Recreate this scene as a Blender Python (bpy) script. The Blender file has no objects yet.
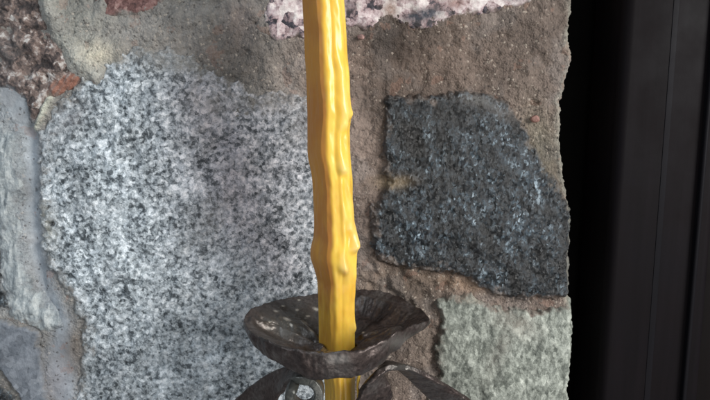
import bpy, math
import numpy as np
from mathutils import Vector

C = bpy.context.scene.collection
R = math.radians
rng = np.random.RandomState(7)

# ------------------------------------------------------------------ camera geometry
F, CX, CY = 600.0, 355.0, 200.0
PITCH = R(10.0)
CAM = np.array([0.0, -0.345, 0.0])
RIGHT = np.array([1.0, 0, 0]); UP = np.array([0, math.sin(PITCH), math.cos(PITCH)])
FWD = np.array([0, math.cos(PITCH), -math.sin(PITCH)])

def at(u, v, y):
    """point seen at photo position (u, v) on the upright plane at depth y"""
    d = RIGHT * ((u - CX) / F) - UP * ((v - CY) / F) + FWD
    return CAM + d * ((y - CAM[1]) / d[1])

def to_px(x, y, z):
    dx, dy, dz = x - CAM[0], y - CAM[1], z - CAM[2]
    w = dy * FWD[1] + dz * FWD[2]
    h = dy * UP[1] + dz * UP[2]
    return CX + F * dx / w, CY - F * h / w

# ------------------------------------------------------------------ numpy noise
def _hash(ix, iy, iz, seed):
    h = (ix * 374761393 + iy * 668265263 + iz * 2147483647 + seed * 1274126177) & 0xffffffff
    h = ((h ^ (h >> 13)) * 1274126177) & 0xffffffff
    h = (h ^ (h >> 16)) & 0xffffffff
    return h

def gnoise(x, y, seed=0):
    x = np.asarray(x, float); y = np.asarray(y, float)
    ix = np.floor(x).astype(np.int64); iy = np.floor(y).astype(np.int64)
    fx, fy = x - ix, y - iy
    def g(i, j):
        a = _hash(ix + i, iy + j, 0, seed).astype(float) * (2 * math.pi / 4294967296.0)
        return np.cos(a) * (fx - i) + np.sin(a) * (fy - j)
    sx = fx * fx * fx * (fx * (fx * 6 - 15) + 10); sy = fy * fy * fy * (fy * (fy * 6 - 15) + 10)
    a = g(0, 0) * (1 - sx) + g(1, 0) * sx
    b = g(0, 1) * (1 - sx) + g(1, 1) * sx
    return (a * (1 - sy) + b * sy) * 1.5

def fbm(x, y, oct=4, seed=0, gain=0.5):
    s = 0; a = 1.0
    for o in range(oct):
        s = s + a * gnoise(x * 2 ** o + 17.3 * o, y * 2 ** o - 9.1 * o, seed + o)
        a *= gain
    return s

def ridged(x, y, oct=3, seed=0):
    s = 0; a = 1.0
    for o in range(oct):
        s = s + a * (1 - 2.0 * np.abs(gnoise(x * 2 ** o, y * 2 ** o, seed + o)))
        a *= 0.5
    return s

def sstep(a, b, x):
    t = np.clip((x - a) / (b - a), 0, 1)
    return t * t * (3 - 2 * t)

# ------------------------------------------------------------------ scene helpers
def link(o, parent=None):
    C.objects.link(o)
    if parent is not None:
        o.parent = parent
        o.location = -Vector(parent.location)
    return o

def thing(name, label, cat, loc, group=None):
    o = bpy.data.objects.new(name, None); C.objects.link(o)
    o.empty_display_size = 0.01
    o.location = loc; o['label'] = label; o['category'] = cat
    if group: o['group'] = group
    return o

def mesh_np(name, verts, faces, mat, parent=None, cols=None, floats=None, smooth=True, label=None):
    me = bpy.data.meshes.new(name)
    verts = np.asarray(verts, np.float32); faces = np.asarray(faces, np.int32)
    me.vertices.add(len(verts)); me.vertices.foreach_set('co', verts.ravel())
    n = faces.shape[1]
    me.loops.add(faces.size); me.loops.foreach_set('vertex_index', faces.ravel())
    me.polygons.add(len(faces))
    me.polygons.foreach_set('loop_start', np.arange(0, faces.size, n, dtype=np.int32))
    me.polygons.foreach_set('loop_total', np.full(len(faces), n, np.int32))
    me.polygons.foreach_set('use_smooth', np.full(len(faces), smooth, bool))
    me.update(calc_edges=True); me.validate()
    if cols is not None:
        a = me.color_attributes.new('tone', 'FLOAT_COLOR', 'POINT')
        c = np.ones((len(verts), 4), np.float32); c[:, :3] = cols
        a.data.foreach_set('color', c.ravel())
    if floats:
        for k, val in floats.items():
            a = me.attributes.new(k, 'FLOAT', 'POINT')
            a.data.foreach_set('value', np.asarray(val, np.float32).ravel())
    me.materials.append(mat.m)
    o = bpy.data.objects.new(name, me)
    link(o, parent)
    if label: o['label'] = label
    return o

def lin(r, g, b):
    f = lambda c: (c / 255 / 12.92) if c / 255 <= 0.04045 else ((c / 255 + 0.055) / 1.055) ** 2.4
    return np.array([f(r), f(g), f(b)])

# ------------------------------------------------------------------ materials
class Mat:
    def __init__(s, name):
        s.m = bpy.data.materials.new(name); s.m.use_nodes = True
        s.t = s.m.node_tree; s.n = s.t.nodes; s.l = s.t.links
        s.b = s.n['Principled BSDF']
        s.co = s.n.new('ShaderNodeTexCoord').outputs['Object']
    def set(s, **k):
        for a, v in k.items(): s.b.inputs[a.replace('_', ' ')].default_value = v
    def inp(s, sock, v):
        if v is None: return
        if isinstance(v, bpy.types.NodeSocket): s.l.new(v, sock)
        else:
            if sock.type == 'RGBA' and len(v) == 3: v = (*v, 1)
            sock.default_value = v
    def noise(s, scale, detail=3, rough=0.55, dist=0.0, vec=None, out='Fac'):
        n = s.n.new('ShaderNodeTexNoise')
        s.inp(n.inputs['Vector'], vec or s.co)
        n.inputs['Scale'].default_value = scale; n.inputs['Detail'].default_value = detail
        n.inputs['Roughness'].default_value = rough; n.inputs['Distortion'].default_value = dist
        return n.outputs[out]
    def voro(s, scale, feature='F1', out='Color', vec=None, rand=1.0):
        n = s.n.new('ShaderNodeTexVoronoi'); n.feature = feature
        s.inp(n.inputs['Vector'], vec or s.co); n.inputs['Scale'].default_value = scale
        n.inputs['Randomness'].default_value = rand
        return n.outputs[out]
    def ramp(s, fac, stops, interp='LINEAR'):
        n = s.n.new('ShaderNodeValToRGB'); s.inp(n.inputs[0], fac); cr = n.color_ramp
        cr.interpolation = interp
        while len(cr.elements) < len(stops): cr.elements.new(0.5)
        for e, (p, c) in zip(cr.elements, stops):
            e.position = p
            if not hasattr(c, '__len__'): c = (c, c, c)
            e.color = (*c, 1)
        return n.outputs[0]
    def math(s, op, a, b=None, c=None, clamp=False):
        n = s.n.new('ShaderNodeMath'); n.operation = op; n.use_clamp = clamp
        s.inp(n.inputs[0], a); s.inp(n.inputs[1], b)
        if c is not None: s.inp(n.inputs[2], c)
        return n.outputs[0]
    def mix(s, fac, a, b, mode='MIX'):
        n = s.n.new('ShaderNodeMix'); n.data_type = 'RGBA'; n.blend_type = mode
        s.inp(n.inputs[0], fac); s.inp(n.inputs[6], a); s.inp(n.inputs[7], b)
        return n.outputs[2]
    def attr(s, name, out='Color'):
        n = s.n.new('ShaderNodeAttribute'); n.attribute_name = name
        return n.outputs[out]
    def mapping(s, scale=(1, 1, 1), rot=(0, 0, 0), vec=None):
        n = s.n.new('ShaderNodeMapping'); s.inp(n.inputs[0], vec or s.co)
        n.inputs['Scale'].default_value = scale; n.inputs['Rotation'].default_value = rot
        return n.outputs[0]
    def warp(s, scale, amount, vec=None):
        c = s.noise(scale, 2, out='Color', vec=vec)
        n = s.n.new('ShaderNodeVectorMath'); n.operation = 'MULTIPLY_ADD'
        s.l.new(c, n.inputs[0]); n.inputs[1].default_value = (amount,) * 3
        s.inp(n.inputs[2], vec or s.co)
        return n.outputs[0]
    def bump(s, h, dist, strength=1.0, prev=None):
        n = s.n.new('ShaderNodeBump'); s.l.new(h, n.inputs['Height'])
        n.inputs['Distance'].default_value = dist; n.inputs['Strength'].default_value = strength
        if prev: s.l.new(prev, n.inputs['Normal'])
        s.l.new(n.outputs[0], s.b.inputs['Normal'])
        return n.outputs[0]
    def flakes(s, color, k):
        # small mineral faces, each tilted its own way
        g = s.n.new('ShaderNodeNewGeometry').outputs['Normal']
        a = s.n.new('ShaderNodeVectorMath'); a.operation = 'SUBTRACT'; s.l.new(color, a.inputs[0]); a.inputs[1].default_value = (0.5, 0.5, 0.5)
        b = s.n.new('ShaderNodeVectorMath'); b.operation = 'MULTIPLY_ADD'; s.l.new(a.outputs[0], b.inputs[0]); b.inputs[1].default_value = (k, k, k); s.l.new(g, b.inputs[2])
        c = s.n.new('ShaderNodeVectorMath'); c.operation = 'NORMALIZE'; s.l.new(b.outputs[0], c.inputs[0])
        return c.outputs[0]
    def col(s, c): s.inp(s.b.inputs['Base Color'], c)

def granite(name, stops, cell=430, spread=0.75, bias=0.0, rough=0.62, stretch=(1, 1, 1), bumpd=0.0005, flake=0.45):
    m = Mat(name)
    v0 = m.mapping(stretch, (0, R(25), 0))
    v = m.warp(520, 0.0016, v0)
    cells = m.voro(cell, vec=v)
    sep = m.n.new('ShaderNodeSeparateColor'); m.l.new(cells, sep.inputs[0])
    n1 = m.noise(cell * 0.62, 4, 0.7, vec=v0)
    n2 = m.noise(55, 3, 0.6)
    n3 = m.noise(cell * 2.4, 2, 0.6)
    val = m.math('MULTIPLY_ADD', sep.outputs[0], 0.34 * spread, 0.33 + bias)
    val = m.math('MULTIPLY_ADD', m.math('SUBTRACT', n1, 0.5), 1.7 * spread, val)
    val = m.math('MULTIPLY_ADD', m.math('SUBTRACT', n2, 0.5), 0.5, val)
    val = m.math('MULTIPLY_ADD', m.math('SUBTRACT', n3, 0.5), 0.35, val)
    c = m.ramp(val, stops)
    # slow colour drift and painted light falloff from the shade attribute, stains from the stain attribute
    c = m.mix(0.55, c, m.mix(1.0, c, m.attr('shade'), 'MULTIPLY'))
    stain = m.attr('stain', 'Fac')
    sp = m.noise(260, 5, 0.7)
    st = m.math('MULTIPLY', stain, m.math('MULTIPLY_ADD', sp, 2.2, -0.15), clamp=True)
    tone = m.mix(1.0, m.attr('tone'), m.ramp(m.noise(900, 3, 0.7), [(0.3, 0.55), (0.7, 1.25)]), 'MULTIPLY')
    c = m.mix(st, c, tone)
    m.col(c)
    m.set(Roughness=rough)
    m.b.inputs['Specular IOR Level'].default_value = 0.45
    h = m.math('ADD', m.math('MULTIPLY', m.noise(700, 5, 0.7), 1.0), m.math('MULTIPLY', val, 0.5))
    m.bump(h, bumpd, 1.0, prev=m.flakes(cells, flake))
    return m

W = lin
mat_granite = granite('grey granite', [(0.16, W(48, 53, 56)), (0.33, W(94, 100, 104)), (0.43, W(138, 144, 147)), (0.57, W(170, 176, 180)), (0.78, W(218, 221, 223))], cell=520, spread=0.74, bias=0.045, bumpd=0.0008)
mat_pink = granite('pink granite', [(0.2, W(40, 40, 46)), (0.36, W(80, 74, 82)), (0.44, W(146, 124, 126)), (0.6, W(184, 166, 168)), (0.85, W(214, 206, 204))], cell=190, spread=1.15, bias=0.0)
mat_red = granite('dark reddish stone', [(0.15, W(44, 40, 40)), (0.36, W(84, 74, 72)), (0.5, W(122, 105, 98)), (0.62, W(152, 138, 132)), (0.76, W(212, 208, 204))], cell=300, spread=0.85, bumpd=0.0014, rough=0.5)
mat_rust = granite('red brown stone', [(0.2, W(60, 42, 40)), (0.4, W(98, 68, 64)), (0.6, W(132, 100, 96)), (0.8, W(160, 140, 132))], cell=320, spread=0.6)
mat_blue = granite('smooth blue grey stone', [(0.2, W(92, 98, 106)), (0.5, W(128, 134, 142)), (0.8, W(160, 164, 168))], cell=240, spread=0.35, rough=0.7)
mat_lime = granite('lime crusted stone', [(0.1, W(108, 116, 120)), (0.36, W(152, 161, 165)), (0.55, W(188, 195, 196)), (0.8, W(222, 226, 222))], cell=300, spread=0.55, rough=0.8, stretch=(1.6, 1, 0.6), bumpd=0.0011)
mat_green = granite('pale green stone', [(0.12, W(62, 68, 63)), (0.36, W(122, 127, 119)), (0.55, W(162, 167, 158)), (0.8, W(208, 212, 202))], cell=330, spread=0.58, rough=0.7, stretch=(1.3, 1, 0.75), bumpd=0.0008, flake=0.2)

def black_stone():
    m = Mat('black schist')
    v = m.mapping((1.25, 1, 0.7), (0, R(28), 0))
    n1 = m.noise(260, 6, 0.75, vec=v)
    n2 = m.noise(85, 4, 0.65, vec=v)
    cells = m.voro(680, vec=m.warp(650, 0.0022, vec=m.mapping((1.15, 1, 0.8), (0, R(28), 0))))
    sep = m.n.new('ShaderNodeSeparateColor'); m.l.new(cells, sep.inputs[0])
    val = m.math('MULTIPLY_ADD', sep.outputs[0], 0.28, m.math('MULTIPLY_ADD', n2, 0.55, m.math('MULTIPLY', n1, 0.6)))
    c = m.ramp(val, [(0.55, W(8, 11, 14)), (0.73, W(22, 29, 35)), (0.85, W(50, 63, 72)), (0.97, W(142, 157, 167))])
    c = m.mix(1.0, c, m.attr('shade'), 'MULTIPLY')
    c = m.mix(m.attr('stain', 'Fac'), c, m.attr('tone'))
    m.col(c)
    rr = m.ramp(sep.outputs[1], [(0.0, 0.24), (0.5, 0.42), (1.0, 0.6)])
    m.l.new(rr, m.b.inputs['Roughness'])
    m.b.inputs['Specular IOR Level'].default_value = 0.8
    h = m.math('ADD', n1, m.math('MULTIPLY', sep.outputs[2], 0.2))
    h = m.math('ADD', h, m.math('MULTIPLY', m.noise(800, 4, 0.7), 0.35))
    m.bump(h, 0.0012, 1.0, prev=m.flakes(cells, 0.8))
    return m
mat_black = black_stone()

def mortar_mat():
    m = Mat('sandy mortar')
    grit = m.voro(900, out='Distance')
    gcol = m.voro(900)
    sep = m.n.new('ShaderNodeSeparateColor'); m.l.new(gcol, sep.inputs[0])
    n = m.noise(420, 6, 0.75)
    f = m.math('MULTIPLY_ADD', m.math('SUBTRACT', n, 0.5), 1.0, 0.5)
    sm = m.attr('stain', 'Fac')                      # 1 = trowelled smooth
    mult = m.ramp(f, [(0.28, 0.55), (0.5, 0.98), (0.74, 1.45)])
    mult = m.mix(m.math('MULTIPLY', sm, 0.6), mult, (1, 1, 1))
    c = m.mix(1.0, m.attr('tone'), mult, 'MULTIPLY')
    light = m.math('MULTIPLY', m.math('GREATER_THAN', sep.outputs[0], 0.96), m.math('SUBTRACT', 1.0, sm), clamp=True)
    c = m.mix(m.math('MULTIPLY', light, 0.4), c, W(196, 184, 170))
    dark = m.math('LESS_THAN', sep.outputs[1], 0.035)
    c = m.mix(m.math('MULTIPLY', dark, 0.55), c, W(50, 44, 42))
    c = m.mix(m.math('MULTIPLY', m.math('GREATER_THAN', m.noise(70, 4, 0.6), 0.62), 0.25), c, W(140, 104, 88))
    m.col(c); m.set(Roughness=0.82)
    m.b.inputs['Specular IOR Level'].default_value = 0.4
    h = m.math('ADD', m.math('MULTIPLY', m.noise(380, 6, 0.7), 1.0), m.math('MULTIPLY', grit, -0.45))
    h = m.math('MULTIPLY', h, m.math('MULTIPLY_ADD', sm, -0.8, 1.0))
    m.bump(h, 0.0012, 1.0)
    return m
mat_mortar = mortar_mat()

def wax_mat():
    m = Mat('yellow beeswax')
    sx = m.mapping((1, 1, 0.25))
    n = m.noise(60, 3, 0.5)
    c = m.ramp(n, [(0.3, (0.74, 0.43, 0.05)), (0.55, (0.81, 0.53, 0.075)), (0.78, (0.86, 0.62, 0.13))])
    c = m.mix(m.attr('stain', 'Fac'), c, (0.88, 0.68, 0.27))
    side_shade = m.math('MULTIPLY', m.attr('amber_shade', 'Fac'), m.ramp(m.noise(60, 3, 0.5), [(0.25, 0.8), (0.6, 1.0)]), clamp=True)
    c = m.mix(side_shade, c, (0.39, 0.165, 0.035))  # shade of the candle's left side mixed into the wax colour
    m.col(c)
    m.set(Roughness=0.33)
    m.b.inputs['Subsurface Weight'].default_value = 0.4
    m.b.inputs['Subsurface Radius'].default_value = (1.0, 0.5, 0.1)
    m.b.inputs['Subsurface Scale'].default_value = 0.003
    m.b.inputs['Specular IOR Level'].default_value = 0.5
    h = m.math('ADD', m.noise(130, 2, 0.5, vec=m.mapping((1, 1, 0.5))), m.math('MULTIPLY', m.noise(1400, 2), 0.06))
    m.bump(h, 0.00035, 0.7)
    return m
mat_wax = wax_mat()

def iron_mat():
    m = Mat('forged iron')
    n = m.noise(75, 5, 0.65)
    n2 = m.noise(600, 4, 0.7)
    c = m.ramp(n, [(0.3, W(54, 45, 43)), (0.5, W(76, 66, 63)), (0.72, W(102, 97, 94))])
    c = m.mix(1.0, c, m.ramp(n2, [(0.3, 0.6), (0.7, 1.3)]), 'MULTIPLY')
    c = m.mix(m.attr('stain', 'Fac'), c, m.attr('tone'))
    m.col(c)
    m.set(Metallic=0.55)
    r = m.ramp(m.noise(140, 4, 0.6), [(0.3, 0.24), (0.7, 0.46)])
    m.l.new(r, m.b.inputs['Roughness'])
    h = m.math('ADD', m.math('ADD', m.noise(90, 3, 0.5), m.math('MULTIPLY', n2, 0.10)), m.math('MULTIPLY', m.voro(130, 'SMOOTH_F1', 'Distance'), 0.5))
    m.bump(h, 0.0026, 0.9)
    return m
mat_iron = iron_mat()

def paint_mat(name, c0, c1, rough, grain=900):
    m = Mat(name)
    v = m.mapping((1, 1, 0.05))
    n = m.noise(160, 4, 0.6, vec=v)
    n2 = m.noise(30, 4, 0.6)
    c = m.mix(n2, c0, c1)
    c = m.mix(1.0, c, m.ramp(n, [(0.3, 0.75), (0.7, 1.25)]), 'MULTIPLY')
    m.col(c)
    m.l.new(m.ramp(n2, [(0.3, rough - 0.08), (0.7, rough + 0.1)]), m.b.inputs['Roughness'])
    m.b.inputs['Specular IOR Level'].default_value = 0.09
    m.bump(m.math('ADD', m.math('MULTIPLY', m.noise(grain, 3), 0.2), m.math('MULTIPLY', n, 0.5)), 0.00015, 0.5)
    return m
mat_door = paint_mat('dark blue grey steel paint', W(9, 7, 12), W(15, 10, 11), 0.6)
mat_bead = paint_mat('lighter steel edge', W(13, 13, 18), W(18, 16, 19), 0.55)  # a little lighter than the frame paint
mat_recess = paint_mat('black door jamb', W(6, 6, 6), W(9, 8, 8), 0.8)
mat_glass = paint_mat('dark brown door panel', W(14, 9, 8), W(9, 7, 8), 0.5)

# ------------------------------------------------------------------ the stone wall
edge_px = [(577, -120), (577, 0), (575, 30), (577, 60), (570, 90), (565, 102), (567, 130), (566, 152), (570, 180), (574, 210),
           (574, 240), (570, 256), (573, 300), (576, 330), (573, 370), (570, 400), (568, 540)]
ep = np.array([at(u, v, 0.0) for u, v in edge_px])
xl_f, zt_f, zb_f = at(-12, 200, 0)[0] - 0.002, at(355, -8, 0)[2], at(355, 410, 0)[2]
STEP = 0.00055
def axis(a, b, lo, hi):
    core = np.arange(a, b, STEP)
    left = []; s = STEP; p = a
    while p > lo: s = min(s * 1.06, 0.004); p -= s; left.append(p)
    right = []; s = STEP; p = core[-1]
    while p < hi: s = min(s * 1.06, 0.004); p += s; right.append(p)
    return np.array(left[::-1] + list(core) + right)
zs = axis(zb_f, zt_f, zb_f - 0.14, zt_f + 0.14)
x_edge_max = ep[:, 0].max()
xs = axis(xl_f, x_edge_max, xl_f - 0.16, x_edge_max)[:]
xs = xs[xs <= x_edge_max]
edge_x = np.interp(zs, ep[::-1, 2], ep[::-1, 0])
edge_x = edge_x + 0.0008 * fbm(zs * 200, zs * 0, 3, 5, 0.45) + 0.0008 * fbm(zs * 70, zs * 0 + 3, 3, 8)
# map columns so that the last one follows the rough edge of the wall
X0 = np.repeat(xs[None, :], len(zs), 0); Z0 = np.repeat(zs[:, None], len(xs), 1)
blend = sstep(x_edge_max - 0.06, x_edge_max, X0)
X = X0 + (edge_x[:, None] - x_edge_max) * blend
U, V = to_px(X, X * 0 - 0.004, Z0)
E = edge_x[:, None] - X                                   # distance from the edge
NW = 70                                                   # columns that wrap back along the side of the wall
def px_poly(pts): return np.array([[at(u, v, -0.004)[0], at(u, v, -0.004)[2]] for u, v in pts])

def sdist(poly, x, z):
    d = np.full(x.shape, 1e9); inside = np.zeros(x.shape, bool)
    n = len(poly)
    for i in range(n):
        ax, az = poly[i]; bx, bz = poly[(i + 1) % n]
        ex, ez = bx - ax, bz - az
        t = np.clip(((x - ax) * ex + (z - az) * ez) / (ex * ex + ez * ez), 0, 1)
        d = np.minimum(d, (x - ax - t * ex) ** 2 + (z - az - t * ez) ** 2)
        c = (az > z) != (bz > z)
        with np.errstate(divide='ignore', invalid='ignore'):
            xi = ax + (z - az) / (bz - az if bz != az else 1e-12) * ex
        inside ^= c & (x < xi)
    d = np.sqrt(d)
    return np.where(inside, d, -d)

def blob(u, v, ru, rv=None, rot=0.0):
    rv = rv or ru
    c, s = math.cos(R(rot)), math.sin(R(rot))
    du, dv = U - u, V - v
    a = (du * c + dv * s) / ru; b = (-du * s + dv * c) / rv
    return np.exp(-(a * a + b * b))

def line_d(pts):
    d = np.full(U.shape, 1e9)
    for (a, b), (c, e) in zip(pts[:-1], pts[1:]):
        t = np.clip(((U - a) * (c - a) + (V - b) * (e - b)) / ((c - a) ** 2 + (e - b) ** 2), 0, 1)
        d = np.minimum(d, np.hypot(U - a - t * (c - a), V - b - t * (e - b)))
    return d

edge_drop = -0.012 * (1 - sstep(0.0, 0.0065, E + 0.0008 * fbm(X * 300, Z0 * 300, 3, 77))) ** 2.2

# --- mortar
Hm = 0.0008 * fbm(X * 45, Z0 * 45, 3, 11) + 0.0014 * fbm(X * 110, Z0 * 110, 4, 21, 0.5) 
grit = 0.0005 * np.abs(fbm(X * 520, Z0 * 520, 2, 31))
smooth_zone = np.clip(np.exp(-(line_d([(10, 95), (28, 140), (29, 200), (33, 250), (43, 290), (60, 325), (62, 400)]) / 11.0) ** 2)
                      + blob(8, 95, 16, 14) + 0.7 * blob(55, 375, 16, 30), 0, 1)
Hm = Hm * (1 - 0.6 * smooth_zone) + grit * (1 - smooth_zone)
groove = np.exp(-(line_d([(26, 130), (27, 200), (30, 250), (38, 290), (48, 315)]) / 7.0) ** 2)
Hm -= 0.0022 * groove
# raised mortar smear beside the reddish stone, and its lump
ridge = np.exp(-(line_d([(38, -40), (46, 5), (60, 35), (76, 62), (92, 74)]) / 10.0) ** 2)
Hm += 0.0045 * ridge + 0.0035 * blob(96, 52, 15, 12) + 0.0015 * blob(75, 20, 25, 25)
Hm += 0.003 * np.exp(-(line_d([(46, 100), (38, 118), (33, 128)]) / 3.2) ** 2)
# tooling lumps under the black stone and beside the pan
Hm += 0.0028 * fbm(X * 120, Z0 * 120 + 5, 2, 41) * blob(405, 290, 45, 35)
# pits
pits = gnoise(X * 190, Z0 * 190, 51)
Hm -= 0.0012 * sstep(0.72, 0.9, pits)
Hm += -0.002 * np.exp(-(line_d([(526, 107), (534, 104), (540, 103)]) / 2.0) ** 2)

def blend_col(base, items):
    out = np.ones(U.shape + (3,)) * base
    for w, c in items:
        w = np.clip(w, 0, 1)[..., None]
        out = out * (1 - w) + w * c
    return out
drift = fbm(X * 22, Z0 * 22, 4, 61)
mcol = blend_col(lin(124, 110, 101), [
    (sstep(330, 240, U) * 0.95, lin(134, 132, 128)),
    (blob(230, 60, 70, 30, 15) * 0.7, lin(112, 104, 98)),
    (blob(75, 25, 45, 28, 45) * 1.0, lin(150, 150, 143)),
    (ridge * 0.7, lin(168, 168, 160)), (blob(97, 52, 15, 11) * 1.1, lin(196, 190, 172)),
    (blob(130, 50, 30, 16) * 0.6, lin(120, 116, 110)),
    (blob(400, 60, 90, 40) * 0.6, lin(122, 104, 93)),
    (blob(365, 180, 18, 80) * 0.6, lin(138, 122, 113)),
    (blob(398, 183, 18, 8) * 1.0, lin(160, 140, 108)),
    (blob(395, 290, 50, 30) * 0.8, lin(112, 98, 86)),
    (blob(460, 285, 35, 8, 12) * 0.8, lin(156, 132, 112)),
    (blob(545, 150, 16, 40, -15) * 0.7, lin(146, 140, 122)),
    (blob(425, 340, 14, 50) * 0.7, lin(118, 106, 96)),
    (blob(240, 20, 18, 26) * 0.55, lin(128, 110, 104)),
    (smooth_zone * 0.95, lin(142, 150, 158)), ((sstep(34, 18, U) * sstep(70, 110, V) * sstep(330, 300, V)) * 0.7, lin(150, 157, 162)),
    (blob(72, 352, 10, 22) * 0.9, lin(122, 112, 102)),
    (blob(52, 385, 16, 30) * 0.7, lin(148, 146, 150)),
    (np.exp(-(line_d([(47, 96), (40, 115), (33, 128)]) / 3.5) ** 2), lin(196, 198, 184)),
    (sstep(0.0085, 0.002, E + 0.002 * fbm(X * 90, Z0 * 90, 3, 66)) * 0.8, lin(168, 166, 154)),
])
dust = sstep(0.05, 0.55, fbm(X * 38 + 9, Z0 * 38, 4, 63))
mcol = mcol * (1 - 0.25 * dust[..., None]) + 0.25 * dust[..., None] * lin(140, 136, 134)
mcol = mcol * (1 - 0.30 * (sstep(340, 380, U) * sstep(330, 200, V))[..., None]) * (1 - 0.35 * blob(395, 45, 30, 22)[..., None]) * (1 - 0.25 * blob(250, 45, 40, 40)[..., None])  # right half darkened in the colour in place of light falloff, plus dark spots
mcol = mcol * (1 + 0.42 * drift)[..., None]
smear = sstep(0.1, 0.6, fbm(X * 50 - 3, Z0 * 30, 3, 64)) * 0.5
smooth_zone = np.clip(np.maximum(smooth_zone, smear) + 0.5 * blob(362, 170, 14, 90), 0, 1)
mcol = mcol * (1 - 0.3 * sstep(0.72, 0.9, pits))[..., None]

def lattice_mesh(name, H, mask, cols, stain, shade, mat, label=None, depth=0.12):
    """the front sheet of the wall over mask, plus its return round the right-hand edge"""
    nz, nx = X.shape
    Hf = H + edge_drop
    Y = -Hf
    # wrap columns: the side of the wall going back from the last column
    k = np.arange(1, NW + 1)
    dep = 0.0006 * k + depth * (k / NW) ** 2.5
    Xw = np.repeat(X[:, -1:], NW, 1); Zw = np.repeat(Z0[:, -1:], NW, 1)
    Yw = Y[:, -1:] + dep[None, :]
    rough = 0.0012 * fbm(Yw * 160, Zw * 160, 4, 71) + (H[:, -1:] - H[:, -1:].min()) * 0
    Xw = Xw + rough * np.minimum(1, k / 4.0)[None, :] + 0.0012 * (1 - np.exp(-k / 3.0))[None, :] - (0 if name == 'mortar' else -0.0006) * 1.0
    XX = np.concatenate([X, Xw], 1); YY = np.concatenate([Y, Yw], 1); ZZ = np.concatenate([Z0, Zw], 1)
    M = np.concatenate([mask, np.repeat(mask[:, -1:], NW, 1)], 1)
    ext = lambda a: np.concatenate([a, np.repeat(a[:, -1:], NW, 1)], 1)
    CC, SS, HH = ext(cols), ext(stain), ext(shade)
    idx = np.arange(XX.size).reshape(XX.shape)
    fm = M[:-1, :-1] & M[1:, :-1] & M[:-1, 1:] & M[1:, 1:]
    f = np.stack([idx[:-1, :-1][fm], idx[:-1, 1:][fm], idx[1:, 1:][fm], idx[1:, :-1][fm]], 1)
    used = np.unique(f); remap = np.zeros(XX.size, np.int64); remap[used] = np.arange(len(used))
    f = remap[f]
    P = np.stack([XX.ravel()[used], YY.ravel()[used], ZZ.ravel()[used]], 1)
    o = mesh_np(name, P, f, mat, wall, cols=CC.reshape(-1, 3)[used], floats={'stain': SS.ravel()[used]}, label=label)
    a = o.data.color_attributes.new('shade', 'FLOAT_COLOR', 'POINT')
    c = np.ones((len(used), 4), np.float32); c[:, :3] = HH.reshape(-1, 3)[used]
    a.data.foreach_set('color', c.ravel())
    return o

wall = thing('stone_wall', 'rough wall of granite and black field stones bedded in brown sandy mortar behind the candle', 'wall',
             (0.0, 0.0, float(zs[0])))
one3 = np.ones(U.shape + (3,))
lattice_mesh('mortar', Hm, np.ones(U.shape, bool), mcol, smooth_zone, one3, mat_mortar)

def stone(pts, mat, label, base=0.003, ew=0.006, bulge=0.002, rough=0.0006, rs=80, jag=0.0014, jags=150,
          stains=(), shade=None, extra=None, seed=0, dip=0.008, fade=0.0022, name='stone'):
    poly = px_poly(pts)
    d = sdist(poly, X, Z0) + jag * fbm(X * jags, Z0 * jags, 4, 100 + seed, 0.6)
    inner = sstep(0, ew, d)
    H = base * sstep(-0.001, ew * 0.45, d) + bulge * sstep(0, ew * 5, d) - dip * sstep(0.0004, -0.0035, d) \
        + rough * inner * fbm(X * rs, Z0 * rs, 4, 200 + seed, 0.55)
    if extra is not None: H = H + extra * inner
    fn = fbm(X * 120, Z0 * 120, 5, 300 + seed, 0.65)
    st = np.clip(sstep(fade, -0.0004, d + fade * 0.7 * fn) * 0.85, 0, 1)
    tone = mcol.copy() if mat is not mat_black else mcol * 0.9
    for w, c in stains:
        w = np.clip(w, 0, 1)
        tone = tone * (1 - w[..., None]) + w[..., None] * c
        st = np.maximum(st, w)
    sh = one3 if shade is None else shade
    return lattice_mesh(name, H, d > -0.0034, tone, st, sh, mat, label)

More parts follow.
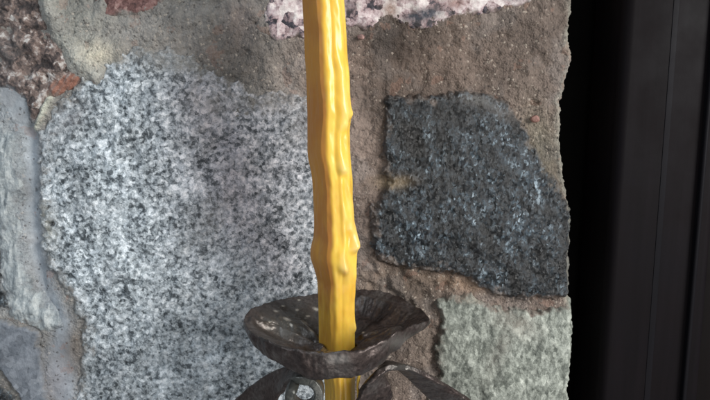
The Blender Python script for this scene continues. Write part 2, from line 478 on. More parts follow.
# big grey granite block
nb = fbm(X * 30, Z0 * 30, 4, 91)
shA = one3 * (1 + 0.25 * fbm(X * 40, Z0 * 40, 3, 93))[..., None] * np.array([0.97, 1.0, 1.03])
shA = shA * (1.12 - 0.55 * blob(265, 150, 60, 110, 0) - 0.15 * blob(300, 300, 60, 90))[..., None]  # light falloff put into the granite colour: bright left, dark right
shA = shA * (1 + blob(250, 150, 70, 110)[..., None] * np.array([0.22, 0.0, 0.02])) * (1 + (blob(120, 230, 80, 150) * 0.25)[..., None] * np.array([0.8, 0.95, 1.0]))  # brown dust tint on the right, cool light painted on the left
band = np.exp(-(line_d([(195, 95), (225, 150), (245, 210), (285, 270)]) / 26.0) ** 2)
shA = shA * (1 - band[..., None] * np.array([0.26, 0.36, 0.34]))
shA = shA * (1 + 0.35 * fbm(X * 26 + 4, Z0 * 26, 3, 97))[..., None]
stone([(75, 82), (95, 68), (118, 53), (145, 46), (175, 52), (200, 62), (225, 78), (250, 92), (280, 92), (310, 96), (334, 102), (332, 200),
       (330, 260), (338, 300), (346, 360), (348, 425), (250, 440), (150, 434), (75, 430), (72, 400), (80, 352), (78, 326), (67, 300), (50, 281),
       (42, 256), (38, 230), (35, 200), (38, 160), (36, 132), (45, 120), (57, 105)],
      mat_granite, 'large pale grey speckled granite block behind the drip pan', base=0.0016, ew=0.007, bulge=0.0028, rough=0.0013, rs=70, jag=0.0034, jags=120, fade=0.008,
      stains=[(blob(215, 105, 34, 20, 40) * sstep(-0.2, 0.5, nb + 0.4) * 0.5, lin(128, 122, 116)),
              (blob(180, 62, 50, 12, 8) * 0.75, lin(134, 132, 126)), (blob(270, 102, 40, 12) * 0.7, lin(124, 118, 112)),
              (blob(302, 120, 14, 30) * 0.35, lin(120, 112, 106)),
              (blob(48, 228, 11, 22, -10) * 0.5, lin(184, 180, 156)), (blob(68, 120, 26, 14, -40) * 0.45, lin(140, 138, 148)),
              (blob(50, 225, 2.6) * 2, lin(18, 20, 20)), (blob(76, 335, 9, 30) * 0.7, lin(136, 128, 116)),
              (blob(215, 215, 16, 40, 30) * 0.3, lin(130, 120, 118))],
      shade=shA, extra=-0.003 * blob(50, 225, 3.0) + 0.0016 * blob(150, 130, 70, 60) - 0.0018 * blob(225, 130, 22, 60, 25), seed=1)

# dark reddish stone, top left, with its orange chip
facet = 0.0016 * ridged(X * 60 + Z0 * 30, Z0 * 60 - X * 30, 3, 401)
stone([(-55, -60), (20, -45), (36, -5), (47, 22), (58, 40), (70, 62), (80, 76), (76, 86), (62, 92), (48, 98), (42, 112), (34, 126), (25, 119),
       (22, 100), (10, 90), (-5, 86), (-60, 84)],
      mat_red, 'dark reddish stone with a bright orange chipped corner, top left', base=0.001, ew=0.006, bulge=0.0005, rough=0.0018, rs=95, jag=0.001, extra=facet,
      stains=[(np.clip((blob(64, 84, 19, 9, -28) * 1.9 * (0.75 + 0.25 * np.sin(U * 0.9 + V * 0.6))), 0, 1), lin(160, 112, 94)), (blob(18, 72, 10, 10) * 0.5, lin(150, 108, 88)),
              (blob(5, 50, 14, 30) * 0.4, lin(92, 88, 96))], seed=2)
# pale crusted stone down the left side
stone([(-70, 132), (2, 124), (16, 134), (19, 170), (18, 215), (22, 255), (32, 290), (52, 312), (62, 328), (48, 336), (18, 326), (4, 316), (-2, 285), (-6, 250), (-10, 225), (-70, 220)],
      mat_lime, 'whitish lime-crusted stone curving down the left edge', base=0.0016, ew=0.010, bulge=0.0025, rough=0.0013, rs=90, fade=0.006, jag=0.002, dip=0.006,
      extra=0.0012 * ridged(X * 120 - Z0 * 10, Z0 * 22, 3, 411), seed=3, stains=[(blob(12, 205, 7, 45) * 0.4, lin(150, 156, 160))])
stone([(-70, 228), (-9, 232), (-1, 250), (0, 282), (6, 306), (-4, 314), (-70, 318)], mat_black, 'dark stone at the far left edge beside the pale crusted stone', seed=12, base=0.002)
stone([(-80, 322), (0, 322), (22, 328), (36, 333), (39, 360), (44, 392), (50, 440), (36, 450), (16, 398), (-2, 374), (-80, 350)],
      mat_blue, 'smooth blue-grey stone in the lower left corner', base=0.0025, ew=0.005, bulge=0.001, rough=0.0004, rs=60, seed=4, jag=0.001)
stone([(-90, 368), (-6, 382), (10, 402), (28, 440), (20, 500), (-90, 500)], mat_black, 'black stone below the blue-grey stone in the lower left corner', seed=5, base=0.002)
# pink granite, top middle
stone([(262, -70), (263, -20), (264, 10), (267, 32), (276, 42), (292, 37), (310, 35), (345, 27), (374, 27), (380, 20), (392, 14), (404, 24), (414, 28), (434, 26),
       (446, 19), (470, 13), (500, 10), (522, 3), (545, -8), (560, -40), (560, -70)],
      mat_pink, 'pink and white granite with black flecks along the top edge', base=0.0012, ew=0.005, bulge=0.002, rough=0.0009, fade=0.0025, jag=0.0013, seed=6,
      stains=[(blob(391, 10, 9, 13) * 0.85, lin(134, 104, 88)), (blob(425, 14, 24, 7, -12) * 1.2, lin(58, 62, 72)), (blob(350, 5, 10, 6) * 0.8, lin(96, 84, 92)), (blob(455, 2, 16, 7) * 0.7, lin(150, 112, 104)), (blob(515, -4, 14, 6) * 0.8, lin(60, 60, 66))])
stone([(82, -60), (92, 0), (102, 16), (122, 13), (150, 9), (168, -10), (180, -60)], mat_rust, 'small red-brown stone at the top left of the wall', base=0.0008, ew=0.006,
      bulge=0.0005, rough=0.001, seed=7)
# black stone, right
fol = 0.0007 * ridged(X * 70 - Z0 * 30, Z0 * 30 + X * 22, 3, 421)
shG = one3 * (0.80 + 0.9 * fbm(X * 90 + Z0 * 45, Z0 * 36 - X * 18, 4, 422) - 0.4 * blob(415, 135, 35, 40) + 0.6 * blob(425, 225, 32, 34, -40)
              + 0.3 * blob(500, 190, 22, 70, -20) - 0.25 * blob(545, 270, 30, 30))[..., None]  # broad glints and dark areas painted into the black stone
stone([(385, 97), (400, 95), (430, 97), (460, 90), (484, 92), (499, 97), (512, 107), (523, 121), (533, 140), (546, 165), (560, 185), (572, 208), (584, 225), (584, 262), (584, 284),
       (566, 301), (530, 300), (505, 298), (480, 290), (465, 279), (445, 273), (420, 270), (400, 268), (380, 262), (372, 250), (372, 210), (378, 200),
       (381, 194), (388, 184), (385, 174), (381, 156), (385, 125)],
      mat_black, 'glittering black schist stone to the right of the candle', base=0.0036, ew=0.005, bulge=0.0022, rough=0.0015, rs=55, jag=0.0022, jags=170, fade=0.0042, extra=fol, seed=8, shade=shG,
      stains=[(blob(478, 100, 22, 6, 10) * 0.55, lin(120, 124, 122)), (blob(497, 110, 18, 6, 35) * 0.45, lin(112, 118, 120)), (blob(400, 182, 15, 7, -10) * 0.8, lin(138, 122, 98)),
              (sstep(0.005, 0.001, E) * 0.6, lin(130, 128, 118))])
# pale green stone, lower right
stone([(438, 302), (452, 298), (471, 296), (478, 303), (500, 310), (540, 312), (560, 308), (586, 302), (586, 360), (586, 460), (430, 460), (428, 400), (441, 372), (434, 350), (443, 325)],
      mat_green, 'pale grey-green stone under the black stone', base=0.0034, ew=0.004, bulge=0.001, rough=0.0010, rs=60, jag=0.0018, fade=0.003,
      extra=0.0005 * ridged(X * 70 + Z0 * 20, Z0 * 35, 3, 431), seed=9,
      stains=[(blob(515, 322, 22, 12, 20) * 0.55, lin(120, 112, 100)), (blob(474, 300, 14, 4) * 0.6, lin(196, 190, 174)), (blob(430, 370, 12, 50) * 0.6, lin(112, 102, 92)),
              (blob(500, 350, 8, 30, 25) * 0.3, lin(110, 112, 104))])
# stones past the frame, so that the wall goes on
stone([(-250, -60), (-80, -70), (-70, 80), (-90, 120), (-260, 110)], mat_granite, 'grey granite past the reddish stone', seed=21)
stone([(-260, 130), (-90, 138), (-85, 215), (-95, 330), (-260, 350)], mat_green, 'green-grey stone past the crusted stone', seed=22)
stone([(-240, 375), (-110, 375), (-105, 600), (-240, 600)], mat_pink, 'pink stone low on the left', seed=23)
stone([(50, 460), (330, 455), (340, 640), (40, 640)], mat_red, 'reddish stone below the granite block', seed=24)
stone([(-60, -240), (235, -230), (240, -90), (60, -80), (-60, -90)], mat_granite, 'granite above the reddish stones', seed=25)
stone([(265, -240), (540, -230), (545, -95), (270, -90)], mat_black, 'black stone above the pink granite', seed=26)
stone([(360, 480), (560, 475), (555, 640), (365, 640)], mat_granite, 'granite below the green stone', seed=27)
# pink pebble in the mortar
def pebble(u, v, r, mat, label, h=0.001):
    c = at(u, v, -0.001 - h)
    th = np.linspace(0, 2 * math.pi, 20, endpoint=False); ph = np.linspace(0, math.pi, 12)
    T, Pp = np.meshgrid(th, ph)
    rr = 1 + 0.18 * gnoise(T * 1.2 + u, Pp * 1.7 + v, 9)
    P = np.stack([c[0] + r * rr * np.sin(Pp) * np.cos(T), c[1] - r * 0.7 * rr * np.cos(Pp), c[2] + r * 0.8 * rr * np.sin(Pp) * np.sin(T)], -1).reshape(-1, 3)
    f = []
    n = len(th)
    for i in range(len(ph) - 1):
        for j in range(n): f.append((i * n + j, i * n + (j + 1) % n, (i + 1) * n + (j + 1) % n, (i + 1) * n + j))
    o = mesh_np('pebble', P, f, mat, wall, cols=np.ones((len(P), 3)) * lin(170, 130, 118), floats={'stain': np.full(len(P), 0.6)})
    a = o.data.color_attributes.new('shade', 'FLOAT_COLOR', 'POINT'); a.data.foreach_set('color', np.ones(len(P) * 4, np.float32))
    o['label'] = label
pebble(535, 119, 0.0026, mat_rust, 'small pink pebble in the mortar right of the black stone')
pebble(346 + 15, 37, 0.002, mat_pink, 'small pale pebble in the mortar just below the pink granite')

# ------------------------------------------------------------------ the candle
CAND_Y = -0.052
prof = [(-220, 296, 336), (-120, 299, 340), (-40, 301, 343), (0, 302, 344.5), (37, 304, 347), (58, 304.5, 348), (75, 306, 350), (95, 306.5, 350.5), (112, 307, 352), (130, 307, 350), (150, 307, 350.5), (160, 308, 351),
        (170, 310.5, 352), (180, 312, 353), (200, 313, 353), (220, 314, 354), (236, 313.5, 357), (243, 311.5, 357.5), (250, 310.2, 357), (257, 310.5, 357), (264, 312.5, 356.5), (272, 315, 357),
        (280, 317, 356), (300, 318, 355), (337, 318.5, 355), (356, 319, 355.5), (370, 322, 355.5), (384, 324.5, 355.5), (410, 325, 355), (440, 325, 355), (520, 327, 353)]
pv = np.array([p[0] for p in prof], float)
PL = np.array([at(p[1], p[0], CAND_Y) for p in prof]); PR = np.array([at(p[2], p[0], CAND_Y) for p in prof])
zc = (PL[:, 2] + PR[:, 2]) / 2; xc = (PL[:, 0] + PR[:, 0]) / 2; rc = (PR[:, 0] - PL[:, 0]) / 2
NT, NZ = 260, 900
zz = np.linspace(zc.max(), zc.min(), NZ)
def gsm(a, n=9):
    k = np.hanning(n + 2)[1:-1]; k /= k.sum(); return np.convolve(np.pad(a, n // 2, 'edge'), k, 'valid')
cxs = gsm(np.interp(zz, zc[::-1], xc[::-1]), 15); rs_ = gsm(np.interp(zz, zc[::-1], rc[::-1]), 11)
th = np.linspace(-math.pi, math.pi, NT, endpoint=False)          # 0 = +x (right), -pi/2 = towards the camera
TH, ZZ = np.meshgrid(th, zz)
_, VV = to_px(0 * ZZ, 0 * ZZ + CAND_Y, ZZ)
def adiff(a, b): return (a - b + math.pi) % (2 * math.pi) - math.pi
def run(t0, w, amp, v0=None, v1=None, soft=10, wob=0.0, seed=0):
    """a rounded run of wax along the candle at angle t0, ending at v1 in a drop"""
    t = t0 + wob * gnoise(ZZ * 60, ZZ * 0 + seed, seed)
    a = amp * np.exp(-(adiff(TH, t) / w) ** 2)
    a = a * (1 + 0.25 * gnoise(ZZ * 130, ZZ * 0 + seed + 4, seed + 50))
    if v0 is not None: a = a * sstep(v0 - soft, v0 + soft, VV)
    if v1 is not None: a = a * sstep(v1 + 4, v1 - 5, VV) + amp * 0.9 * np.exp(-(adiff(TH, t) / (w * 1.25)) ** 2 - ((VV - v1 + 4) / 6.0) ** 2)
    return a
deg = R
d = 0 * TH
d += run(deg(-88), 0.14, 0.0004, wob=0.03, seed=1)                        # the long ridge that divides the shaded and the lit side
d += -0.00035 * np.exp(-(adiff(TH, deg(-70) + 0.06 * gnoise(ZZ * 45, ZZ * 0, 3)) / 0.09) ** 2)
d += run(deg(-56), 0.20, 0.0011, 55, 172, wob=0.10, seed=3)
d += run(deg(-42), 0.22, 0.0010, None, 128, wob=0.12, seed=4)
d += run(deg(-36), 0.20, 0.0015, 130, 248, wob=0.10, seed=5)
d += run(deg(-64), 0.18, 0.0013, 175, 268, wob=0.10, seed=6)
d += run(deg(-25), 0.18, 0.0011, 60, 118, wob=0.10, seed=8)
d += run(deg(-20), 0.16, 0.0012, 190, 330, wob=0.10, seed=9)
d += run(deg(-48), 0.26, 0.0006, 260, None, wob=0.08, seed=10)
d += run(deg(-85), 0.26, 0.0005, 280, None, wob=0.08, seed=11)
d += run(deg(-160), 0.25, 0.0007, 210, 262, seed=12) + run(deg(-150), 0.22, 0.0006, None, 165, wob=0.1, seed=13)
for i, a0 in enumerate((20, 48, 75, 100, 130, 155)):
    d += run(deg(a0), 0.16, 0.0010, None, None if i % 2 else 120 + 40 * i, wob=0.12, seed=20 + i)
for (tt, v, w, h, am) in ((-60, 52, .16, 7, .0007), (-45, 112, .2, 8, .0013), (-55, 166, .18, 6, .0012), (-52, 214, .18, 7, .0011), (-70, 262, .2, 8, .0013),
                          (-28, 242, .22, 9, .0012), (-48, 226, .15, 5, .0008), (-85, 96, .12, 8, .0004), (-40, 280, .2, 10, .0005)):
    dv_ = (VV - v) / h; dv_ = np.where(dv_ < 0, dv_ / 2.6, dv_)          # long tail above, round drop below
    d += am * 0.9 * np.exp(-(adiff(TH, deg(tt)) / (w * 1.1)) ** 2 - dv_ ** 2)
d += 0.0002 * fbm(np.cos(TH) * 1.0 + ZZ * 30, np.sin(TH) * 1.6 + ZZ * 45, 3, 31) + 0.00010 * gnoise(TH * 4, ZZ * 200, 33)
base_r = rs_[:, None] * np.ones_like(TH)
# keep the outline on the traced width: no offset where the outline is
keep = 1 - 0.75 * np.exp(-(np.sin(TH) / 0.28) ** 2)
Rr = base_r - 0.0006 * keep + d * keep
Px = cxs[:, None] + Rr * np.cos(TH); Py = CAND_Y + Rr * 0.98 * np.sin(TH)
# flatten the shaded facet
facet_n = np.array([math.cos(deg(-138)), math.sin(deg(-138))])
pd = (Px - cxs[:, None]) * facet_n[0] + (Py - CAND_Y) * facet_n[1]
lim = base_r * (0.80 + 0.03 * gnoise(ZZ * 55, ZZ * 0 + 2, 91)) + 0.0002 * fbm(TH * 3, ZZ * 90, 2, 92)
over = np.maximum(pd - lim, 0) * 0.86
Px -= over * facet_n[0]; Py -= over * facet_n[1]
P = np.stack([Px, Py, ZZ], -1).reshape(-1, 3)
ii = np.arange(NZ * NT).reshape(NZ, NT); jn = np.roll(ii, -1, 1)
f = np.stack([ii[1:].ravel(), jn[1:].ravel(), jn[:-1].ravel(), ii[:-1].ravel()], 1)
st = np.clip((d - 0.0012) / 0.0016, 0, 1) * 0.5
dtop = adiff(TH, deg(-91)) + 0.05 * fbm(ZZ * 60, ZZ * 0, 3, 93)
amber_shade = np.clip(sstep(0.06, -0.16, dtop) * sstep(-1.9, -1.7, dtop) * (1 - 0.55 * sstep(255, 320, VV)) * (1 - 0.7 * sstep(345, 375, VV)) + 0.15 * sstep(200, 300, VV) + 0.25 * fbm(TH * 1.5, ZZ * 60, 3, 94) * sstep(120, 260, VV), 0, 1)  # shade painted on the left facet, plus a deeper amber tint lower down
# caps
P = np.concatenate([P, [[cxs[0], CAND_Y, zz[0] + 0.002], [cxs[-1], CAND_Y, zz[-1] - 0.001]]])
capt = np.stack([ii[0], np.roll(ii[0], -1), np.full(NT, NZ * NT), np.full(NT, NZ * NT)], 1)
candle = thing('candle', 'tall yellow beeswax taper with lumpy wax runs standing in the forged iron pan', 'candle', (float(cxs[-1]), CAND_Y, float(zz[-1])))
# top fan as degenerate-free triangles: use a second small mesh instead
mesh_np('wax_body', P[:-2], f, mat_wax, candle, floats={'stain': st.ravel(), 'amber_shade': amber_shade.ravel()})
def tube(name, pts, rad, mat, parent, n=12, label=None):
    pts = np.array(pts, float); rad = np.array(rad, float) if hasattr(rad, '__len__') else np.full(len(pts), rad)
    V_, F_ = [], []
    for i, p in enumerate(pts):
        t = pts[min(i + 1, len(pts) - 1)] - pts[max(i - 1, 0)]; t /= np.linalg.norm(t)
        a = np.cross(t, [0, 1, 0.01]); a /= np.linalg.norm(a); b = np.cross(t, a)
        for k in range(n):
            w = 2 * math.pi * k / n
            V_.append(p + rad[i] * (math.cos(w) * a + math.sin(w) * b))
    for i in range(len(pts) - 1):
        for k in range(n): F_.append((i * n + k, i * n + (k + 1) % n, (i + 1) * n + (k + 1) % n, (i + 1) * n + k))
    return mesh_np(name, V_, F_, mat, parent, floats={'stain': np.zeros(len(V_))}, label=label)
top = np.array([cxs[0], CAND_Y, zz[0]])
mesh_np('melt_pool', np.concatenate([P[:NT], P[:NT] * 0.35 + np.array([cxs[0], CAND_Y, zz[0] - 0.001]) * 0.65]),
        np.stack([np.arange(NT), np.roll(np.arange(NT), -1), np.roll(np.arange(NT), -1) + NT, np.arange(NT) + NT], 1), mat_wax, candle, floats={'stain': np.zeros(2 * NT)})
tube('wick', [top + (0, 0, -0.003), top + (0, 0, 0.004), top + (0.001, 0, 0.009)], 0.0012, mat_recess, candle)
# thin thread of spilled wax below the pan
dp = [at(u, v, CAND_Y - 0.013) for u, v in ((359.5, 372), (358.5, 380), (357.5, 387), (358.5, 393), (357.5, 399))]
tube('wax_drip', dp, [0.0006, 0.0008, 0.0005, 0.0007, 0.0003], mat_wax, candle)

# ------------------------------------------------------------------ the wrought iron holder
def catmull(pts, n):
    pts = np.array(pts, float); out = []
    p = np.concatenate([[2 * pts[0] - pts[1]], pts, [2 * pts[-1] - pts[-2]]])
    for i in range(1, len(p) - 2):
        for t in np.linspace(0, 1, n, endpoint=False):
            a, b, c, e = p[i - 1], p[i], p[i + 1], p[i + 2]
            out.append(0.5 * ((2 * b) + (c - a) * t + (2 * a - 5 * b + 4 * c - e) * t * t + (3 * b - a - 3 * c + e) * t ** 3))
    out.append(pts[-1]); return np.array(out)

PCY, PR_Y = -0.054, 0.044
rim = [(0, 431, 319), (28, 418, 307), (55, 392, 293), (75, 368, 290), (90, 345, 291), (108, 315, 293), (130, 288, 298), (152, 262, 304), (168, 248, 311), (182, 243, 321),
       (200, 249, 331), (218, 264, 339), (232, 279, 345), (246, 300, 350), (262, 322, 353), (278, 348, 353), (292, 368, 348), (306, 384, 340), (320, 397, 332), (336, 410, 326), (350, 424, 322)]
rp = []
for a, u, v in rim:
    rp.append(at(u, v, PCY + PR_Y * math.sin(R(a))))
rp = np.array(rp); ra = np.array([r[0] for r in rim], float)
NA = 720
aa = np.arange(NA) * 360.0 / NA
ext_a = np.concatenate([ra - 360, ra, ra + 360]); ext_p = np.concatenate([rp, rp, rp])
RIM = np.stack([np.interp(aa, ext_a, ext_p[:, k]) for k in range(3)], 1)
ker = np.hanning(33)[1:-1]; ker /= ker.sum()
for k in range(3):
    q = np.concatenate([RIM[-15:, k], RIM[:, k], RIM[:15, k]]); RIM[:, k] = np.convolve(q, ker, 'valid')
arad = np.radians(aa)
RIM[:, 2] += 0.0009 * fbm(np.cos(arad) * 4.5, np.sin(arad) * 4.5, 3, 61)
RIM[:, :2] *= 1 + 0.012 * fbm(np.cos(arad) * 4, np.sin(arad) * 4, 3, 62)[:, None] * 0.5
cen = at(339, 327, PCY)
zrim = RIM[:, 2].mean()
HZ = zrim - 0.0155
# cross-section from the hub to the rim: t = 0 hub, 1 rim
ts_in = np.linspace(0, 1, 90)
def section(t):
    rr = 0.20 + 0.80 * t                                  # fraction of the rim radius
    hh = np.clip(t, 0, 1) ** 1.35
    return rr, hh
fold = lambda A, t: (0.0016 * np.sin(A * 3 + 0.6) + 0.0013 * np.sin(A * 7 + 1.9) + 0.0008 * np.sin(A * 11 + t * 2.0)) * np.sin(np.pi * np.clip(t, 0, 1) ** 0.9)
rows = []; stains = []
TI = ts_in[:, None]; A = arad[None, :]
def surf(TI, off):
    rr, hh = section(TI)
    x = cen[0] + (RIM[None, :, 0] - cen[0]) * rr; y = PCY + (RIM[None, :, 1] - PCY) * rr
    z = HZ + (RIM[None, :, 2] - HZ) * hh + fold(A, TI) * 0.9
    z = z + 0.0005 * fbm(x * 110, y * 110, 3, 71)
    return np.stack([x, y, z], -1)
top_s = surf(TI, 0)
def pan_line(pts, w):
    u_, v_ = to_px(top_s[..., 0], top_s[..., 1], top_s[..., 2]); dd = np.full(u_.shape, 1e9)
    for (a, b), (c, e) in zip(pts[:-1], pts[1:]):
        t = np.clip(((u_ - a) * (c - a) + (v_ - b) * (e - b)) / ((c - a) ** 2 + (e - b) ** 2), 0, 1)
        dd = np.minimum(dd, np.hypot(u_ - a - t * (c - a), v_ - b - t * (e - b)))
    return np.exp(-(dd / w) ** 2)
# hammered folds in the pan: creases running from the lip towards the hub
dz = 0.0016 * pan_line([(252, 322), (272, 327), (296, 338), (322, 349)], 3.2) - 0.0014 * pan_line([(262, 318), (285, 326), (306, 337), (316, 343)], 3.0) \
   + 0.0010 * pan_line([(280, 318), (300, 327), (316, 337)], 2.6) - 0.0009 * pan_line([(286, 309), (304, 318), (317, 330)], 2.6) \
   + 0.0016 * pan_line([(362, 300), (385, 306), (405, 312)], 5) - 0.0012 * pan_line([(360, 312), (385, 322), (402, 324)], 5) + 0.0012 * pan_line([(362, 338), (384, 332), (400, 326)], 3)
top_s[..., 2] += dz * 1.6
# a hammered lip about 2.4 mm thick that thickens and thins around the pan
thick = 0.0021 + 0.0012 * gnoise(np.cos(arad) * 2.4, np.sin(arad) * 2.4, 81)
front = np.clip(-np.sin(arad), 0, 1)
outd = np.stack([np.cos(arad), np.sin(arad), 0 * arad], 1)
bot = top_s[::-1].copy()
tb = ts_in[::-1][:, None]
bot[..., 2] -= thick[None, :] * (1.0 + 0.15 * tb) + front[None, :] * 0.0112 * sstep(0.35, 1.0, tb) + 0.0008
bot[..., :2] -= (outd[None, :, :2] * (0.0012 * tb + 0.0016 * front[None, :] * sstep(0.6, 1, tb))[..., None])
lip = []
for k, w in enumerate(np.linspace(0.12, 0.88, 9)):
    m_ = top_s[-1] * (1 - w) + bot[0] * w
    m_ = m_ + outd * (0.0010 * math.sin(math.pi * w) + 0.00035 * gnoise(np.cos(arad) * 9 + w * 3, np.sin(arad) * 9, 83)[:, None])
    lip.append(m_)
S = np.concatenate([top_s, np.array(lip), bot], 0)
hole = S[:1] * 0.5 + S[-1:] * 0.5
nr = len(S)
ii = np.arange(nr * NA).reshape(nr, NA); jn = np.roll(ii, -1, 1)
f = np.stack([ii[:-1].ravel(), jn[:-1].ravel(), jn[1:].ravel(), ii[1:].ravel()], 1)
f2 = np.stack([ii[-1], jn[-1], jn[0], ii[0]], 1)
f = np.concatenate([f, f2])
SU, SV = to_px(S[..., 0], S[..., 1], S[..., 2])
stn = np.zeros(SU.shape); ton = np.ones(SU.shape + (3,)) * lin(196, 190, 178)
istop = np.zeros(SU.shape, bool); istop[:len(ts_in)] = True
spk = [(316.3, 309.3, 2.3, 1.2, 20), (297, 310, 1.2, .8, 0), (287, 319, 2.4, 1.0, 20), (305, 323, 2.6, .8, 40), (311, 330, 3.0, .9, 40), (299, 300, 1.2, .6, 0), (291, 325, 1.2, .8, 30),
       (363, 332.5, 1.1, .9, 0), (276, 311, 1.8, .7, 10), (308, 316, 1.4, .6, 0), (283, 306, 1.2, .6, 0), (270, 322, 1.3, .6, 0)]
for (u, v, a, b, ro) in spk:
    c_, s_ = math.cos(R(ro)), math.sin(R(ro)); du, dv = SU - u, SV - v
    stn = np.maximum(stn, istop * np.clip(1.6 * np.exp(-(((du * c_ + dv * s_) / a) ** 2 + ((-du * s_ + dv * c_) / b) ** 2)), 0, 0.9))
grey = istop * np.exp(-((SU - 290) / 35) ** 2 - ((SV - 322) / 22) ** 2) * 0.5  # grey sheen on the left inside of the pan put into the colour
gt = np.ones_like(ton) * lin(112, 112, 106)
ton = np.where((stn > 0.05)[..., None], ton, gt); stn = np.maximum(stn, grey)
# glints painted on the front of the lip and on its right shoulder
glint = (~istop) * (np.exp(-((SU - 338) / 11) ** 4 - ((SV - 359) / 4.5) ** 4) * 0.7 + np.exp(-((SU - 398) / 10) ** 2 - ((SV - 342) / 6) ** 2) * 0.5)
ton = np.where((glint > 0.05)[..., None], np.ones_like(ton) * lin(138, 134, 130), ton); stn = np.maximum(stn, glint)
holder = thing('candle_holder', 'hand-forged dark iron candle holder with a wavy round drip pan and curled straps below', 'candle holder',
               (float(cen[0]), PCY, float(HZ - 0.07)))
mesh_np('drip_pan', S.reshape(-1, 3), f, mat_iron, holder, cols=ton.reshape(-1, 3), floats={'stain': stn.ravel()})

def strap(name, ctrl, parent, thick=0.0032, seed=0, label=None, n=26):
    """ctrl: (u, v, y, half width mm, angle of the broad side: 0 = into depth, 90 = across the picture, thickness factor)"""
    pts = catmull([at(c[0], c[1], c[2]) for c in ctrl], n)
    q = catmull([(c[3], c[4], c[5] if len(c) > 5 else 1) for c in ctrl], n)
    NS = 40; V_ = []
    for i, p in enumerate(pts):
        t = pts[min(i + 1, len(pts) - 1)] - pts[max(i - 1, 0)]; t /= np.linalg.norm(t)
        perp = np.cross(t, [0, 1, 0]); perp /= np.linalg.norm(perp)
        dep = np.cross(perp, t); dep /= np.linalg.norm(dep)
        a = R(q[i, 1]); wd = math.cos(a) * dep + math.sin(a) * perp; td = np.cross(t, wd)
        c_rough = q[i, 1] > 14 or seed == 8
        hw, ht = q[i, 0] / 1000.0, thick * 0.5 * q[i, 2]
        for k in range(NS):
            w = 2 * math.pi * k / NS
            cx_, sy_ = math.cos(w), math.sin(w)
            ex = 0.45
            cx_ = math.copysign(abs(cx_) ** ex, cx_); sy_ = math.copysign(abs(sy_) ** ex, sy_)
            hm = 1 + (0.07 if c_rough else 0.02) * float(gnoise(i * 0.11 + seed, k * 0.22, seed)) + (0.03 if c_rough else 0.01) * float(gnoise(i * 0.31 + seed, k * 0.5, seed + 3))
            V_.append(p + wd * hw * cx_ * hm + td * ht * sy_ * (1 + (hm - 1) * 1.6))
    m_ = len(pts); ii = np.arange(m_ * NS).reshape(m_, NS); jn = np.roll(ii, -1, 1)
    F_ = np.stack([ii[:-1].ravel(), jn[:-1].ravel(), jn[1:].ravel(), ii[1:].ravel()], 1)
    V_ = np.array(V_)
    # rounded end caps: collapse towards the end centre
    c0, c1 = V_[:NS].mean(0), V_[-NS:].mean(0)
    V_ = np.concatenate([V_, V_[:NS] * 0.02 + c0 * 0.98, V_[-NS:] * 0.02 + c1 * 0.98])
    b0 = m_ * NS + np.arange(NS); b1 = b0 + NS
    F_ = np.concatenate([F_, np.stack([np.roll(b0, -1), np.roll(ii[0], -1), ii[0], b0], 1), np.stack([b1, ii[-1], np.roll(ii[-1], -1), np.roll(b1, -1)], 1)])
    return mesh_np(name, V_, F_, mat_iron, parent, cols=np.ones((len(V_), 3)) * lin(96, 100, 96), floats={'stain': strap_highlight(V_)}, label=label)

def strap_highlight(P_):  # highlights on the curl front and right bend painted into the iron
    u_, v_ = to_px(P_[:, 0], P_[:, 1], P_[:, 2])
    a_ = np.exp(-(((u_ - 303) / 24) ** 4 + ((v_ - 393) / 22) ** 4)) * sstep(-0.0685, -0.072, P_[:, 1])
    b_ = np.exp(-((u_ - 402) / 18) ** 2 - ((v_ - 366) / 8) ** 2) * 0.4
    return np.clip(a_ * 0.75 + b_, 0, 1)
scx, scy = 303.5, 393.0
left = [(190, 470, -.026, 10, 60), (232, 424, -.036, 9, 62), (258, 399, -.044, 8, 60), (277, 383, -.055, 6.5, 45), (291, 375.5, -.064, 5, 15, 1.1)]
for k, (ang, rad_) in enumerate([(90, 17.5), (55, 17.5), (20, 17.5), (-15, 17), (-50, 16.5), (-85, 16), (-120, 15.5), (-155, 15.2), (-190, 14.5), (-215, 13.2)]):
    left.append((scx + (rad_ - 1.5) * math.cos(R(ang)), scy - (rad_ - 1.5) * math.sin(R(ang)), -.069 - 0.0006 * k, 4.6, 0, 1.5))
strap('scroll', left, holder, seed=3, label='curled iron strap at the left of the candle')
right = [(545, 475, -.022, 10, 62), (490, 428, -.032, 9, 62), (447, 398, -.042, 8.5, 62), (424, 381, -.05, 7, 55), (404, 368, -.057, 5, 40), (390, 365.5, -.063, 4.6, 12, 1.1),
         (380, 372, -.066, 5.0, 20, 1.2), (375, 385, -.066, 8, 55, 1.2), (373, 404, -.064, 10, 66, 1.2), (366, 440, -.062, 9, 60), (360, 480, -.06, 6, 50)]
strap('scroll', right, holder, seed=8, label='iron strap bending over and down at the right of the candle')
# lower ring and the arm into the wall, past the bottom of the frame
def pipe(name, pts, rad, parent): 
    o = tube(name, catmull(pts, 10), rad, mat_iron, parent, 20)
    a = o.data.color_attributes.new('tone', 'FLOAT_COLOR', 'POINT')
    return o
ang = np.linspace(0, 2 * math.pi, 40)
cb = at(341, 470, CAND_Y)
pipe('ring', [(cb[0] + 0.0135 * math.cos(w), CAND_Y + 0.0135 * math.sin(w), cb[2]) for w in ang], 0.0028, holder)
pipe('wall_arm', [(cb[0], CAND_Y + 0.014, cb[2]), (cb[0], CAND_Y + 0.03, cb[2] - 0.006), (cb[0], 0.004, cb[2] - 0.002)], 0.004, holder)

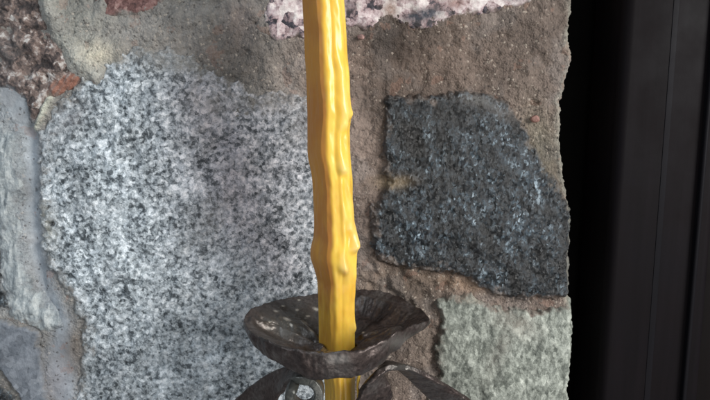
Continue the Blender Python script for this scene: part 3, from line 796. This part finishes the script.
# ------------------------------------------------------------------ the dark steel door frame at the right
def boxy(name, quadb, quadt, y0, y1, mat, parent, bevel=0.0012, label=None):
    """upright bar whose left and right front edges run between photo points; quadb = (uL, uR) at v=400, quadt = (uL, uR) at v=0"""
    def pt(u0, u400, v, y):
        return at(u0 + (u400 - u0) * v / 400.0, v, y)
    v0, v1 = -160, 560
    f = []
    P_ = []
    for v in (v1, v0):
        l = pt(quadt[0], quadb[0], v, y0); r = pt(quadt[1], quadb[1], v, y0)
        P_ += [(l[0], y0, l[2]), (r[0], y0, l[2]), (r[0], y1, l[2]), (l[0], y1, l[2])]
    me = bpy.data.meshes.new(name)
    me.from_pydata(P_, [], [(0, 1, 2, 3), (7, 6, 5, 4), (0, 4, 5, 1), (1, 5, 6, 2), (2, 6, 7, 3), (3, 7, 4, 0)])
    me.materials.append(mat.m); me.update()
    o = bpy.data.objects.new(name, me); link(o, parent)
    b = o.modifiers.new('bevel', 'BEVEL'); b.width = bevel; b.segments = 3
    for p in me.polygons: p.use_smooth = True
    w = o.modifiers.new('wn', 'WEIGHTED_NORMAL')
    if label: o['label'] = label
    return o
base_d = at(650, 560, 0.03)
door = thing('door_frame', 'dark blue-grey steel door frame standing in shadow right of the wall', 'door frame', (float(base_d[0]), 0.03, float(base_d[2])))
boxy('jamb', (540, 700), (540, 740), 0.075, 0.10, mat_recess, door)
boxy('stile', (599, 700), (626, 734), 0.020, 0.070, mat_door, door, 0.006)
boxy('bead', (644, 650), (674, 680), 0.0197, 0.055, mat_bead, door, 0.0003)
boxy('edge_strip', (682.5, 687), (716.5, 721), 0.0165, 0.055, mat_bead, door, 0.0012)
boxy('panel', (687.5, 900), (721.5, 950), 0.030, 0.060, mat_glass, door, 0.001)

# ------------------------------------------------------------------ light, world, camera
w = bpy.data.worlds.new('World'); bpy.context.scene.world = w; w.use_nodes = True
bg = w.node_tree.nodes['Background']; bg.inputs[0].default_value = (0.84, 0.92, 1.0, 1); bg.inputs[1].default_value = 0.20

def area(name, loc, target, size, power, color, sy=None):
    l = bpy.data.lights.new(name, 'AREA'); l.energy = power; l.color = color; l.size = size
    if sy: l.shape = 'RECTANGLE'; l.size_y = sy
    o = bpy.data.objects.new(name, l); C.objects.link(o); o.location = loc
    o.rotation_euler = (Vector(target) - Vector(loc)).to_track_quat('-Z', 'Y').to_euler()
    return o
area('window_light', (0.85, -0.68, 0.27), (-0.02, -0.02, -0.06), 0.4, 17, (1.0, 0.98, 0.95), 0.6)
area('sky_light', (-0.70, -0.60, 0.55), (-0.12, 0, -0.02), 0.7, 4.0, (0.80, 0.90, 1.0))
area('under_pan_fill', (0.25, -1.1, -0.55), (0, -0.05, -0.08), 0.8, 3.6, (1.0, 0.96, 0.92))  # fill lamp added to brighten the candle under the pan

cam = bpy.data.cameras.new('camera'); co = bpy.data.objects.new('camera', cam); C.objects.link(co)
cam.sensor_width = 36.0; cam.lens = F * 36.0 / 710.0; cam.clip_start = 0.01; cam.clip_end = 50
co.location = CAM; co.rotation_euler = (R(90) - PITCH, 0, 0)
sc = bpy.context.scene; sc.camera = co
sc.view_settings.view_transform = 'Standard'; sc.view_settings.look = 'None'; sc.view_settings.exposure = 0
